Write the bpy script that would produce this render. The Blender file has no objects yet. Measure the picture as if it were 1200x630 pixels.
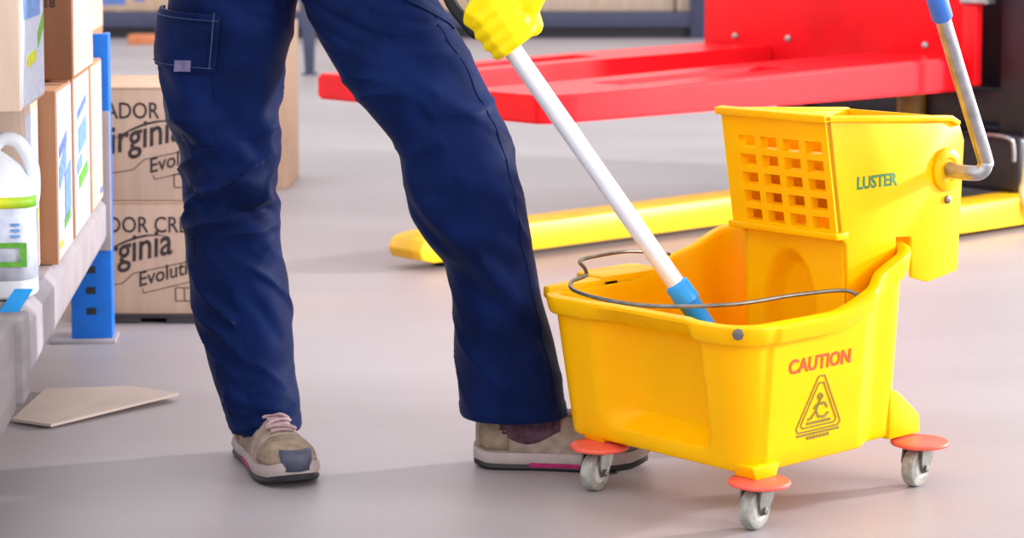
import bpy, bmesh, math, random
import numpy as np
from mathutils import Vector, Matrix
from math import sin, cos, pi, radians as R

scn = bpy.context.scene
C = scn.collection
random.seed(7)

# ------------------------------------------------------------------ camera
cd = bpy.data.cameras.new('camera'); cam = bpy.data.objects.new('camera', cd); C.objects.link(cam)
cd.sensor_width = 36.0
cd.lens = 36.0 * 2600 / 1200
cd.shift_y = -0.1479
cam.location = (0, 0, 0.9)
cam.rotation_euler = (R(90 - 5), 0, 0)
cd.dof.use_dof = True; cd.dof.focus_distance = 3.42; cd.dof.aperture_fstop = 7.0
scn.camera = cam
# ------------------------------------------------------------------ light
w = bpy.data.worlds.new('hall_light'); scn.world = w; w.use_nodes = True
w.node_tree.nodes['Background'].inputs[0].default_value = (0.98, 0.985, 1.0, 1)
w.node_tree.nodes['Background'].inputs[1].default_value = 1.2
# strong work lamp standing in the hall to the right, behind the bucket
ld = bpy.data.lights.new('work_lamp', 'AREA'); lamp = bpy.data.objects.new('work_lamp', ld); C.objects.link(lamp)
ld.shape = 'DISK'; ld.size = 0.42; ld.energy = 480; ld.color = (1.0, 0.975, 0.95)
lamp.location = (6.0, 6.0, 1.55)
lamp.rotation_euler = (Vector((0.0, 3.7, 0.2)) - Vector(lamp.location)).to_track_quat('-Z', 'Y').to_euler()
# unseen area light added as fill on the right, in front of the scene
ad = bpy.data.lights.new('right_front_fill', 'AREA'); fill_light = bpy.data.objects.new('right_front_fill', ad); C.objects.link(fill_light)
ad.shape = 'RECTANGLE'; ad.size = 1.8; ad.size_y = 2.2; ad.energy = 220; ad.color = (0.95, 0.97, 1.0)
fill_light.location = (7.6, 0.4, 2.5)
fill_light.rotation_euler = (Vector((0.3, 4.0, 0.3)) - Vector(fill_light.location)).to_track_quat('-Z', 'Y').to_euler()
vs = scn.view_settings
vs.view_transform = 'Standard'; vs.look = 'None'; vs.gamma = 1.0; vs.use_curve_mapping = False
vs.exposure = 0.50

# ------------------------------------------------------------------ materials
def mat(name, col, rough=0.5, var=0.06, scale=20, bump=0.0, bscale=60, metal=0.0, spec=0.5, stretch=None, sss=0, col2=None, lo=0.35, hi=0.65, sheen=0, coat=0):
    m = bpy.data.materials.new(name); m.use_nodes = True
    nt = m.node_tree; b = nt.nodes['Principled BSDF']
    b.inputs['Roughness'].default_value = rough; b.inputs['Metallic'].default_value = metal
    b.inputs['Specular IOR Level'].default_value = spec
    if sheen: b.inputs['Sheen Weight'].default_value = sheen
    if coat: b.inputs['Coat Weight'].default_value = coat; b.inputs['Coat Roughness'].default_value = 0.15
    if sss:
        b.inputs['Subsurface Weight'].default_value = sss; b.inputs['Subsurface Radius'].default_value = (1.0, 0.5, 0.05); b.inputs['Subsurface Scale'].default_value = 0.008
    tc = nt.nodes.new('ShaderNodeTexCoord'); mp = nt.nodes.new('ShaderNodeMapping')
    if stretch: mp.inputs['Scale'].default_value = stretch
    nt.links.new(tc.outputs['Object'], mp.inputs[0])
    n = nt.nodes.new('ShaderNodeTexNoise'); n.inputs['Scale'].default_value = scale; n.inputs['Detail'].default_value = 5
    nt.links.new(mp.outputs[0], n.inputs['Vector'])
    r = nt.nodes.new('ShaderNodeValToRGB')
    c2 = col2 or tuple(max(0, c * (1 - var * 2)) for c in col)
    c1 = col if col2 else tuple(min(1, c * (1 + var)) for c in col)
    r.color_ramp.elements[0].color = (*c2, 1); r.color_ramp.elements[1].color = (*c1, 1)
    r.color_ramp.elements[0].position = lo; r.color_ramp.elements[1].position = hi
    nt.links.new(n.outputs[0], r.inputs[0]); nt.links.new(r.outputs[0], b.inputs['Base Color'])
    if bump:
        n2 = nt.nodes.new('ShaderNodeTexNoise'); n2.inputs['Scale'].default_value = bscale; n2.inputs['Detail'].default_value = 4
        nt.links.new(mp.outputs[0], n2.inputs['Vector'])
        bp = nt.nodes.new('ShaderNodeBump'); bp.inputs['Strength'].default_value = bump; bp.inputs['Distance'].default_value = 0.004
        nt.links.new(n2.outputs[0], bp.inputs['Height']); nt.links.new(bp.outputs[0], b.inputs['Normal'])
    return m

def floor_mat():
    m = mat('polished_concrete', (0.395, 0.352, 0.37), 0.42, 0.05, 1.4, spec=0.4, stretch=(0.35, 1, 1), col2=(0.33, 0.287, 0.30))
    nt = m.node_tree; b = nt.nodes['Principled BSDF']
    tc = nt.nodes.new('ShaderNodeTexCoord'); mp = nt.nodes.new('ShaderNodeMapping'); mp.inputs['Scale'].default_value = (2.2, 6, 1)
    nt.links.new(tc.outputs['Object'], mp.inputs[0])
    n = nt.nodes.new('ShaderNodeTexNoise'); n.inputs['Scale'].default_value = 2.6; n.inputs['Detail'].default_value = 8; n.inputs['Roughness'].default_value = 1.2
    nt.links.new(mp.outputs[0], n.inputs['Vector'])
    rr = nt.nodes.new('ShaderNodeValToRGB')
    rr.color_ramp.elements[0].color = (0.86, 0.85, 0.85, 1); rr.color_ramp.elements[1].color = (1, 1, 1, 1)
    rr.color_ramp.elements[0].position = 0.32; rr.color_ramp.elements[1].position = 0.6
    nt.links.new(n.outputs[0], rr.inputs[0])
    mx = nt.nodes.new('ShaderNodeMix'); mx.data_type = 'RGBA'; mx.blend_type = 'MULTIPLY'; mx.inputs[0].default_value = 1
    src = b.inputs['Base Color'].links[0].from_socket
    nt.links.new(src, mx.inputs[6]); nt.links.new(rr.outputs[0], mx.inputs[7]); nt.links.new(mx.outputs[2], b.inputs['Base Color'])
    mr = nt.nodes.new('ShaderNodeMapRange'); mr.inputs[3].default_value = 0.34; mr.inputs[4].default_value = 0.55
    nt.links.new(n.outputs[0], mr.inputs[0]); nt.links.new(mr.outputs[0], b.inputs['Roughness'])
    return m

def carton_mat(name, col, var=0.05):
    m = mat(name, col, 0.75, var, 6, bump=0.15, bscale=90, stretch=(6, 6, 0.6), spec=0.2)
    return m

M = dict(
    floor=floor_mat(),
    wall=mat('painted_wall', (0.72, 0.70, 0.68), 0.8, 0.03, 2),
    yellow=mat('bucket_plastic', (1.0, 0.485, 0.0), 0.36, 0.02, 9, bump=0.03, bscale=14, spec=0.12, sss=0.6),
    yellow_leg=mat('yellow_paint', (0.90, 0.50, 0.005), 0.42, 0.08, 14, spec=0.4),
    red=mat('red_paint', (0.85, 0.008, 0.016), 0.32, 0.05, 10, spec=0.2, bump=0.03, bscale=25),
    red_plastic=mat('red_plastic', (0.86, 0.12, 0.08), 0.4, 0.06, 40, spec=0.4),
    black=mat('black_paint', (0.014, 0.012, 0.02), 0.4, 0.1, 30),
    olive=mat('olive_metal', (0.22, 0.12, 0.008), 0.5, 0.15, 20),
    alu=mat('aluminium', (0.84, 0.86, 0.93), 0.32, 0.02, 30, metal=0.35),
    steel=mat('galvanised_steel', (0.42, 0.42, 0.44), 0.34, 0.12, 40, metal=0.9),
    dark_steel=mat('dark_steel', (0.16, 0.15, 0.14), 0.45, 0.15, 60, metal=0.7),
    wire=mat('wire_steel', (0.22, 0.20, 0.17), 0.4, 0.12, 60, metal=0.8),
    rubber=mat('grey_rubber', (0.36, 0.35, 0.31), 0.7, 0.18, 50, bump=0.2),
    hub=mat('wheel_hub', (0.60, 0.58, 0.56), 0.5, 0.1, 40),
    blue_grip=mat('blue_rubber', (0.035, 0.16, 0.62), 0.5, 0.08, 40),
    cyan=mat('cyan_plastic', (0.01, 0.30, 0.76), 0.35, 0.06, 40),
    navy=mat('navy_twill', (0.0032, 0.011, 0.064), 0.55, 0.18, 10, bump=0.15, bscale=420, spec=0.04, sheen=0.03),
    thread=mat('navy_thread', (0.012, 0.03, 0.11), 0.7, 0.1, 100),
    tag=mat('mauve_tag', (0.16, 0.13, 0.26), 0.6, 0.15, 90),
    belt=mat('black_webbing', (0.006, 0.006, 0.008), 0.6, 0.1, 200, bump=0.3, bscale=500),
    glove=mat('yellow_rubber', (0.98, 0.70, 0.0), 0.45, 0.04, 22, bump=0.2, bscale=60, spec=0.2, sss=0.1),
    skin=mat('skin', (0.50, 0.27, 0.18), 0.5, 0.05, 30, sss=0.1),
    hair=mat('hair', (0.03, 0.018, 0.012), 0.5, 0.2, 80, stretch=(8, 8, 1)),
    eye=mat('eye', (0.75, 0.72, 0.68), 0.2, 0.02, 10),
    suede=mat('taupe_suede', (0.36, 0.27, 0.22), 0.8, 0.14, 45, bump=0.3, bscale=150, spec=0.2),
    suede2=mat('brown_suede', (0.30, 0.22, 0.16), 0.8, 0.14, 45, bump=0.3, bscale=150, spec=0.2),
    mauve=mat('mauve_mesh', (0.11, 0.05, 0.075), 0.75, 0.25, 60, bump=0.4, bscale=260, spec=0.2),
    lace=mat('mauve_lace', (0.40, 0.26, 0.28), 0.7, 0.12, 120),
    midsole=mat('taupe_midsole', (0.42, 0.34, 0.33), 0.6, 0.08, 30),
    outsole=mat('black_outsole', (0.012, 0.011, 0.015), 0.6, 0.1, 60, bump=0.3),
    toe=mat('slate_toe_rubber', (0.055, 0.06, 0.10), 0.55, 0.1, 60),
    pink=mat('magenta_rubber', (0.40, 0.01, 0.12), 0.5, 0.1, 60),
    kraft=carton_mat('kraft_board', (0.63, 0.43, 0.31)),
    kraft_light=carton_mat('light_kraft_board', (0.64, 0.48, 0.38)),
    kraft_dark=carton_mat('dark_kraft_board', (0.30, 0.135, 0.075)),
    kraft_mid=carton_mat('brown_kraft_board', (0.50, 0.25, 0.14)),
    card=mat('pale_card', (0.47, 0.375, 0.33), 0.7, 0.04, 5, spec=0.2),
    tape=mat('packing_tape', (0.55, 0.38, 0.27), 0.35, 0.05, 30),
    ink=mat('brown_ink', (0.055, 0.032, 0.028), 0.7, 0.25, 60),
    ink_red=mat('red_ink', (0.62, 0.06, 0.002), 0.5, 0.1, 90),
    ink_green=mat('green_ink', (0.02, 0.17, 0.03), 0.5, 0.1, 90),
    ink_olive=mat('olive_ink', (0.20, 0.14, 0.0), 0.5, 0.1, 90),
    paper=mat('label_paper', (0.62, 0.65, 0.74), 0.6, 0.08, 60, col2=(0.48, 0.52, 0.68)),
    blue_print=mat('blue_print', (0.12, 0.22, 0.58), 0.6, 0.2, 80),
    sky_print=mat('pale_blue_print', (0.16, 0.32, 0.70), 0.6, 0.15, 80),
    green_print=mat('green_print', (0.12, 0.42, 0.04), 0.5, 0.12, 80),
    lime_print=mat('lime_print', (0.62, 0.70, 0.02), 0.5, 0.12, 60),
    jug=mat('white_jug_plastic', (0.80, 0.84, 0.90), 0.4, 0.02, 20, sss=0.1),
    beam=mat('pale_beam_paint', (0.36, 0.325, 0.36), 0.5, 0.06, 12),
    blue_paint=mat('blue_rack_paint', (0.006, 0.16, 0.68), 0.42, 0.06, 20, spec=0.4),
    grey_wood=mat('weathered_wood', (0.27, 0.235, 0.24), 0.8, 0.08, 6, stretch=(6, 1, 6), bump=0.1),
    dark_wood=mat('dark_pallet_wood', (0.055, 0.04, 0.045), 0.85, 0.2, 9, bump=0.3),
    far_beam=mat('slate_beam_paint', (0.05, 0.055, 0.11), 0.6, 0.05, 10),
    orange=mat('orange_board', (0.62, 0.20, 0.08), 0.7, 0.08, 10),
    strand=mat('mop_cotton', (0.72, 0.70, 0.66), 0.9, 0.12, 60, bump=0.4, bscale=200),
    hose=mat('cream_hose', (0.75, 0.66, 0.30), 0.5, 0.1, 20),
)

# ------------------------------------------------------------------ helpers
def link(name, me, m=None, parent=None, smooth=False):
    o = bpy.data.objects.new(name, me); C.objects.link(o)
    if m is not None:
        me.materials.clear(); me.materials.append(M[m] if isinstance(m, str) else m)
    if parent is not None: o.parent = parent
    if smooth:
        for p in me.polygons: p.use_smooth = True
    return o

def mesh(name, V, F, m=None, parent=None, smooth=False, fix=True):
    me = bpy.data.meshes.new(name); me.from_pydata([tuple(v) for v in V], [], F); me.validate()
    if fix:
        bm = bmesh.new(); bm.from_mesh(me); bmesh.ops.recalc_face_normals(bm, faces=bm.faces); bm.to_mesh(me); bm.free()
    me.update()
    return link(name, me, m, parent, smooth)

def edge_split(o, deg=35):
    me = o.data
    me.set_sharp_from_angle(angle=R(deg))
    return o

def box_bm(lo, hi, bev=0.0, seg=2):
    bm = bmesh.new(); bmesh.ops.create_cube(bm, size=1)
    for v in bm.verts:
        v.co = Vector([(lo[i] + hi[i]) / 2 + v.co[i] * (hi[i] - lo[i]) for i in range(3)])
    if bev > 0:
        bmesh.ops.bevel(bm, geom=bm.edges[:], offset=bev, segments=seg, affect='EDGES', profile=0.5)
    return bm

def box(name, lo, hi, m, parent=None, bev=0.002, seg=2):
    bm = box_bm(lo, hi, bev, seg); me = bpy.data.meshes.new(name); bm.to_mesh(me); bm.free()
    o = link(name, me, m, parent, smooth=bev > 0)
    if bev > 0: edge_split(o, 40)
    return o

def extrude(name, pts, axis, a, b, m, parent=None, bev=0.0015):
    """polygon pts in the two other axes, extruded along axis from a to b"""
    def P(p, t):
        q = [p[0], p[1]]; q.insert(axis, t); return tuple(q)
    n = len(pts)
    bm = bmesh.new()
    va = [bm.verts.new(P(p, a)) for p in pts]; vb = [bm.verts.new(P(p, b)) for p in pts]
    bm.faces.new(va); bm.faces.new(vb[::-1])
    for i in range(n): bm.faces.new((va[i], vb[i], vb[(i + 1) % n], va[(i + 1) % n]))
    bmesh.ops.recalc_face_normals(bm, faces=bm.faces)
    if bev > 0: bmesh.ops.bevel(bm, geom=bm.edges[:], offset=bev, segments=2, affect='EDGES', profile=0.5)
    me = bpy.data.meshes.new(name); bm.to_mesh(me); bm.free()
    o = link(name, me, m, parent, smooth=bev > 0)
    if bev > 0: edge_split(o, 40)
    return o

def smooth_path(pts, n=8):
    pts = [Vector(p) for p in pts]; out = []
    for i in range(len(pts) - 1):
        p0 = pts[max(i - 1, 0)]; p1 = pts[i]; p2 = pts[i + 1]; p3 = pts[min(i + 2, len(pts) - 1)]
        for k in range(n):
            t = k / n
            out.append(0.5 * ((2 * p1) + (p2 - p0) * t + (2 * p0 - 5 * p1 + 4 * p2 - p3) * t * t + (3 * p1 - p0 - 3 * p2 + p3) * t ** 3))
    out.append(pts[-1]); return out

def tube_vf(path, rad, seg=12, off=0, ball=False):
    path = [Vector(p) for p in path]; n = len(path)
    rad = [rad] * n if not isinstance(rad, (list, tuple)) else list(rad)
    if ball:   # hemispherical ends
        h = (path[0] - path[1]).normalized(); t = (path[-1] - path[-2]).normalized()
        a, ra, b, rb = path[0], rad[0], path[-1], rad[-1]
        path = [a + h * ra * k for k in (0.98, 0.85, 0.5)] + path + [b + t * rb * k for k in (0.5, 0.85, 0.98)]
        rad = [ra * 0.2, ra * 0.53, ra * 0.87] + rad + [rb * 0.87, rb * 0.53, rb * 0.2]; n += 6
    V, F = [], []
    up = None
    for i in range(n):
        t = (path[min(i + 1, n - 1)] - path[max(i - 1, 0)]).normalized()
        if up is None:
            up = Vector((0, 0, 1)) if abs(t.z) < 0.9 else Vector((1, 0, 0))
        s = t.cross(up).normalized(); up = s.cross(t).normalized()
        for k in range(seg):
            a = 2 * pi * k / seg
            V.append(path[i] + (s * cos(a) + up * sin(a)) * rad[i])
    for i in range(n - 1):
        for k in range(seg):
            F.append((off + i * seg + k, off + i * seg + (k + 1) % seg, off + (i + 1) * seg + (k + 1) % seg, off + (i + 1) * seg + k))
    F.append(tuple(off + k for k in range(seg))[::-1]); F.append(tuple(off + (n - 1) * seg + k for k in range(seg)))
    return V, F

def tube(name, path, rad, m, parent=None, seg=12, ball=False):
    V, F = tube_vf(path, rad, seg, 0, ball)
    o = mesh(name, V, F, m, parent, True); edge_split(o, 50); return o

def lathe(name, prof, m, parent=None, seg=32, axis='Z', loc=(0, 0, 0), rot=None):
    V, F = [], []; n = len(prof)
    for r, z in prof:
        for k in range(seg):
            a = 2 * pi * k / seg; V.append(Vector((r * cos(a), r * sin(a), z)))
    for i in range(n - 1):
        for k in range(seg):
            F.append((i * seg + k, i * seg + (k + 1) % seg, (i + 1) * seg + (k + 1) % seg, (i + 1) * seg + k))
    F.append(tuple(range(seg))[::-1]); F.append(tuple((n - 1) * seg + k for k in range(seg)))
    mt = Matrix.Translation(loc) @ (rot if rot is not None else Matrix.Identity(4))
    V = [mt @ v for v in V]
    o = mesh(name, V, F, m, parent, True); edge_split(o, 35); return o

def thing(name, label, cat, loc=(0, 0, 0), rz=0.0, group=None):
    o = bpy.data.objects.new(name, None); C.objects.link(o); o.empty_display_size = 0.05
    o.location = loc; o.rotation_euler = (0, 0, rz)
    return tag(o, label, cat, group)

def tag(o, label, cat, group=None):
    o['label'] = label; o['category'] = cat
    if group: o['group'] = group
    return o

def struct(o):
    o['kind'] = 'structure'; return o

def text(name, s, size, m, parent, mtx, shear=0.0, bold=0.0, depth=0.0003, sx=1.0):
    cu = bpy.data.curves.new(name, 'FONT'); cu.body = s; cu.size = size; cu.shear = shear; cu.offset = bold; cu.extrude = depth
    cu.resolution_u = 3
    t = bpy.data.objects.new(name, cu); C.objects.link(t)
    me = bpy.data.meshes.new_from_object(t.evaluated_get(bpy.context.evaluated_depsgraph_get()))
    bpy.data.objects.remove(t); bpy.data.curves.remove(cu)
    me.transform(Matrix.Diagonal((sx, 1, 1, 1))); me.transform(mtx)
    me.name = name
    return link(name, me, m, parent)

def remesh(name, parts, voxel, m, parent=None, smooth_it=6):
    V, F = [], []
    for v, f in parts:
        o = len(V); V += list(v); F += [tuple(i + o for i in q) for q in f]
    o = mesh(name, V, F)
    md = o.modifiers.new('r', 'REMESH'); md.mode = 'VOXEL'; md.voxel_size = voxel
    sm = o.modifiers.new('s', 'SMOOTH'); sm.iterations = smooth_it; sm.factor = 0.5
    me = bpy.data.meshes.new_from_object(o.evaluated_get(bpy.context.evaluated_depsgraph_get()))
    old = o.data; bpy.data.objects.remove(o); bpy.data.meshes.remove(old)
    me.name = name
    return link(name, me, m, parent, True)

def capsule(pts, rads, seg=14):
    return tube_vf(pts, list(rads), seg, 0, True)

def sst(a, b, x):
    t = min(1, max(0, (x - a) / (b - a))); return t * t * (3 - 2 * t)

def lerp_tab(tab, x):
    """tab rows sorted by descending first value; smooth interpolation of the others"""
    xs = [r[0] for r in tab][::-1]
    return [float(np.interp(x, xs, [r[k] for r in tab][::-1])) for k in range(1, len(tab[0]))]

# ------------------------------------------------------------------ setting
struct(box('floor', (-14, -4, -0.2), (14, 24, 0), 'floor', bev=0))
struct(box('wall_back', (-14, 22, 0), (14, 22.3, 6), 'wall', bev=0))

# ------------------------------------------------------------------ mop bucket
BO, BY = (0.370, 3.237, 0.0), R(42)
bucket = thing('mop_bucket', 'yellow plastic mop bucket on casters with CAUTION lettering on its side', 'bucket', BO, BY)
def zrim(u): return 0.310 + 0.082 * sst(0.14, 0.42, u) * 1.0
def bucket_ring(t, off, zoff=0.0, inner=False):
    u0, u1 = -0.008 + (-0.047 + 0.008) * t - off, 0.372 + (0.388 - 0.372) * t + off
    v0, v1 = 0.018 + (0.0 - 0.018) * t - off, 0.415 + (0.432 - 0.415) * t + off
    r = 0.036 + 0.016 * t + off
    pts = []
    def seg(p, q, n):
        for k in range(n): pts.append((p[0] + (q[0] - p[0]) * k / n, p[1] + (q[1] - p[1]) * k / n))
    def arc(c, a0, n):
        for k in range(n):
            a = a0 + pi / 2 * k / n; pts.append((c[0] + r * cos(a), c[1] + r * sin(a)))
    seg((u0 + r, v0), (u1 - r, v0), 60); arc((u1 - r, v0 + r), -pi / 2, 10)
    seg((u1, v0 + r), (u1, v1 - r), 24); arc((u1 - r, v1 - r), 0, 10)
    seg((u1 - r, v1), (u0 + r, v1), 60); arc((u0 + r, v1 - r), pi / 2, 10)
    seg((u0, v1 - r), (u0, v0 + r), 60); arc((u0 + r, v0 + r), pi, 10)
    out = []
    zb = 0.079
    for u, v in pts:
        # rear of both long sides steps inward
        s = sst(0.245, 0.30, u) * 0.020
        vm = (v0 + v1) / 2
        v2 = v + s * (1 if v < vm else -1) * min(1, abs(v - vm) / 0.15)
        u2 = u
        # scooped recess in the short end
        if u < u0 + 0.03:
            wv = sst(0.085, 0.118, v) * (1 - sst(0.255, 0.335, v))
            wt = sst(0.10, 0.24, t) * (1 - 0.75 * sst(0.78, 0.95, t))
            u2 += 0.042 * wv * wt
        # proud panel on the near long side
        if not inner and v < v0 + 0.02:
            d = sst(0.018, 0.024, u) * (1 - sst(0.243, 0.249, u)) * sst(0.06, 0.085, t) * (1 - sst(0.97, 1.0, t))
            v2 -= 0.0035 * d
        zr = zrim(u)
        out.append((u2, v2, zb + (zr - zb) * t + zoff))
    return out
def ring_skin(rings, cap0=True, cap1=True):
    V = [p for r in rings for p in r]; n = len(rings[0]); F = []
    for i in range(len(rings) - 1):
        for k in range(n): F.append((i * n + k, i * n + (k + 1) % n, (i + 1) * n + (k + 1) % n, (i + 1) * n + k))
    if cap0: F.append(tuple(range(n))[::-1])
    if cap1: F.append(tuple((len(rings) - 1) * n + k for k in range(n)))
    return V, F
rings = [bucket_ring(0, -0.008), bucket_ring(0.0, -0.002, 0.002), bucket_ring(0.02, 0)]
rings += [bucket_ring(0.05 + 0.80 * k / 22, 0) for k in range(23)]
rings += [bucket_ring(0.86, 0.001), bucket_ring(0.865, 0.006), bucket_ring(0.87, 0.010), bucket_ring(0.89, 0.0125), bucket_ring(0.97, 0.0145), bucket_ring(0.99, 0.0125), bucket_ring(1.0, 0.008), bucket_ring(1.0, -0.004), bucket_ring(0.99, -0.007)]
rings += [bucket_ring(0.97 - 0.87 * k / 10, -0.008, 0, True) for k in range(11)] + [bucket_ring(0.07, -0.02, 0, True)]
V, F = ring_skin(rings)
tub = mesh('tub', V, F, 'yellow', bucket, True); edge_split(tub, 40)
extrude('pouring_lip', [(-0.035, 0.425), (0.125, 0.425), (0.110, 0.455), (0.09, 0.464), (0.0, 0.452), (-0.030, 0.446)], 2, 0.296, 0.318, 'yellow', bucket, 0.006)
extrude('side_lug', [(0.085, 0.425), (0.235, 0.425), (0.230, 0.490), (0.215, 0.502), (0.100, 0.502), (0.088, 0.490)], 2, 0.300, 0.322, 'yellow', bucket, 0.006)
# feet under the corners
for (v0, v1) in ((0.034, 0.080), (0.345, 0.391)):
    extrude('foot', [(0.345, 0.16), (0.372, 0.150), (0.424, 0.108), (0.426, 0.076), (0.345, 0.076)], 1, v0, v1, 'yellow', bucket, 0.004)
for (vc) in (0.028, 0.352):
    extrude('foot', [(-0.012, 0.095), (0.05, 0.095), (0.042, 0.074), (-0.004, 0.074)], 1, vc - 0.022, vc + 0.022, 'yellow', bucket, 0.003)
# casters: fork > plate, wheel, axle
def caster(u, v, swivel):
    cz = 0.0305
    R0 = Matrix.Translation((u, v, 0)) @ Matrix.Rotation(swivel, 4, 'Z')
    parts = []
    # fork: crown + two cheeks (axle along local Y, trail along -X)
    Vf, Ff = [], []
    def addbox(lo, hi):
        bm = box_bm(lo, hi, 0.0015, 1); o = len(Vf)
        for vv in bm.verts: vv.index = -1
        bm.verts.index_update()
        Vf.extend([vv.co.copy() for vv in bm.verts]); Ff.extend([tuple(o + x.index for x in f.verts) for f in bm.faces]); bm.free()
    addbox((-0.022, -0.019, 0.057), (0.016, 0.019, 0.063))
    for s in (-1, 1):
        o = len(Vf)
        prof = [(-0.022, 0.060), (0.014, 0.060), (0.010, 0.046), (-0.006, 0.024), (-0.020, 0.024), (-0.026, 0.04)]
        for y in (s * 0.0155, s * 0.019):
            Vf.extend([Vector((p[0], y, p[1])) for p in prof])
        n = len(prof)
        Ff.append(tuple(o + i for i in range(n))); Ff.append(tuple(o + n + i for i in range(n))[::-1])
        for i in range(n): Ff.append((o + i, o + (i + 1) % n, o + n + (i + 1) % n, o + n + i))
    fk = mesh('caster', [R0 @ q for q in Vf], Ff, 'dark_steel', bucket)
    lathe('bumper_disc', [(0.012, 0.063), (0.041, 0.064), (0.0465, 0.066), (0.0475, 0.069), (0.045, 0.072), (0.030, 0.0745), (0.001, 0.0752)], 'red_plastic', fk, 36, loc=(u, v, 0))
    rot = Matrix.Rotation(pi / 2, 4, 'X')
    wl = lathe('wheel', [(0.010, -0.0105), (0.024, -0.0115), (0.0285, -0.0095), (0.0305, -0.005), (0.0305, 0.005), (0.0285, 0.0095), (0.024, 0.0115), (0.010, 0.0105)], 'rubber', fk, 36)
    wl.data.transform(R0 @ Matrix.Translation((-0.013, 0, cz)) @ rot)
    hb = lathe('hub', [(0.001, -0.0132), (0.013, -0.0128), (0.017, -0.0112), (0.017, 0.0112), (0.013, 0.0128), (0.001, 0.0132)], 'hub', fk, 24)
    hb.data.transform(R0 @ Matrix.Translation((-0.013, 0, cz)) @ rot)
    ax = lathe('axle_bolt', [(0.004, -0.0225), (0.0055, -0.022), (0.0055, -0.019), (0.003, -0.019), (0.003, 0.019), (0.0055, 0.019), (0.0055, 0.022), (0.004, 0.0225)], 'dark_steel', fk, 12)
    ax.data.transform(R0 @ Matrix.Translation((-0.013, 0, cz)) @ rot)
caster(0.012, 0.014, R(8)); caster(-0.006, 0.338, R(14)); caster(0.396, 0.012, R(8)); caster(0.396, 0.385, R(40))
# bail wire
bail = [(0.235, 0.008, 0.322), (0.225, 0.03, 0.332), (0.145, 0.062, 0.330), (0.02, 0.082, 0.327), (-0.075, 0.150, 0.327), (-0.098, 0.235, 0.329),
        (-0.085, 0.315, 0.332), (-0.045, 0.362, 0.335), (0.0, 0.388, 0.333), (0.026, 0.402, 0.334), (0.022, 0.402, 0.345), (0.012, 0.402, 0.358), (0.05, 0.403, 0.362), (0.136, 0.412, 0.360), (0.235, 0.418, 0.345)]
hd = tube('bail_handle', smooth_path(bail, 6), 0.0032, 'wire', bucket, 10)
lathe('bail_pivot', [(0.003, -0.006), (0.008, -0.006), (0.008, 0.004), (0.004, 0.006)], 'wire', hd, 14, loc=(0.235, 0.006, 0.322), rot=Matrix.Rotation(pi / 2, 4, 'X'))
# chipped dirt mark and bolt on the rim corner
lathe('rim_bolt', [(0.001, -0.004), (0.0085, -0.004), (0.0085, 0.003), (0.005, 0.0045), (0.001, 0.0045)], 'dark_steel', bucket, 8,
      loc=(-0.047, 0.006, 0.300), rot=Vector((-0.72, -0.69, 0)).to_track_quat('Z', 'Y').to_matrix().to_4x4())
# lettering on the near long side (plane v ~ 0.01, slanted with the wall)
def side_mtx(u, z, tilt=0.045):
    v = 0.018 - 0.018 * (z - 0.086) / 0.224 - 0.0042
    return Matrix.Translation((u, v, z)) @ Matrix.Rotation(pi / 2 + 0.08, 4, 'X')
text('caution_lettering', 'CAUTION', 0.031, 'ink_red', bucket, side_mtx(0.062, 0.226), 0, 0.0007, 0.0004, 1.04)
def strip_path(name, polys, wdt, m, parent, mtx):
    Vv, Ff = [], []
    for pts in polys:
        for i in range(len(pts) - 1):
            a, b = Vector((*pts[i], 0)), Vector((*pts[i + 1], 0)); t = (b - a).normalized(); n = Vector((-t.y, t.x, 0)) * wdt / 2
            o = len(Vv)
            for q in (a - n, b - n, b + n, a + n): Vv.append(mtx @ q)
            for q in (a - n, b - n, b + n, a + n): Vv.append(mtx @ (q + Vector((0, 0, 0.0005))))
            Ff += [(o, o + 1, o + 2, o + 3), (o + 4, o + 5, o + 6, o + 7), (o, o + 1, o + 5, o + 4), (o + 1, o + 2, o + 6, o + 5), (o + 2, o + 3, o + 7, o + 6), (o + 3, o, o + 4, o + 7)]
    return mesh(name, Vv, Ff, m, parent)
tri = lambda k, c=(0.0, 0.024): [(c[0] + (x - c[0]) * k, c[1] + (y - c[1]) * k) for x, y in ((-0.052, 0), (-0.046, -0.006), (0.046, -0.006), (0.052, 0), (0.007, 0.078), (-0.007, 0.078), (-0.052, 0))]
em = side_mtx(0.141, 0.136)
strip_path('warning_triangle', [tri(1.0), tri(0.80)], 0.0024, 'ink_olive', bucket, em)
strip_path('slipping_figure', [[(-0.006, 0.046), (0.0, 0.05), (0.006, 0.045), (0.0, 0.041), (-0.006, 0.046)], [(0.0, 0.041), (-0.008, 0.024), (-0.002, 0.014), (0.012, 0.012), (0.022, 0.018)],
    [(-0.008, 0.024), (-0.018, 0.014), (-0.026, 0.012)], [(-0.003, 0.034), (0.012, 0.034), (0.018, 0.026)], [(-0.005, 0.034), (-0.014, 0.028)], [(-0.028, 0.006), (0.028, 0.006)]], 0.0042, 'ink_olive', bucket, em)
strip_path('warning_caption', [[(-0.05, -0.011), (0.05, -0.011)]], 0.0035, 'ink_olive', bucket, em)
strip_path('caption_marks', [[(-0.026 + k * 0.0078, -0.017), (-0.0205 + k * 0.0078, -0.017)] for k in range(7)], 0.005, 'ink_olive', bucket, em)

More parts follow.
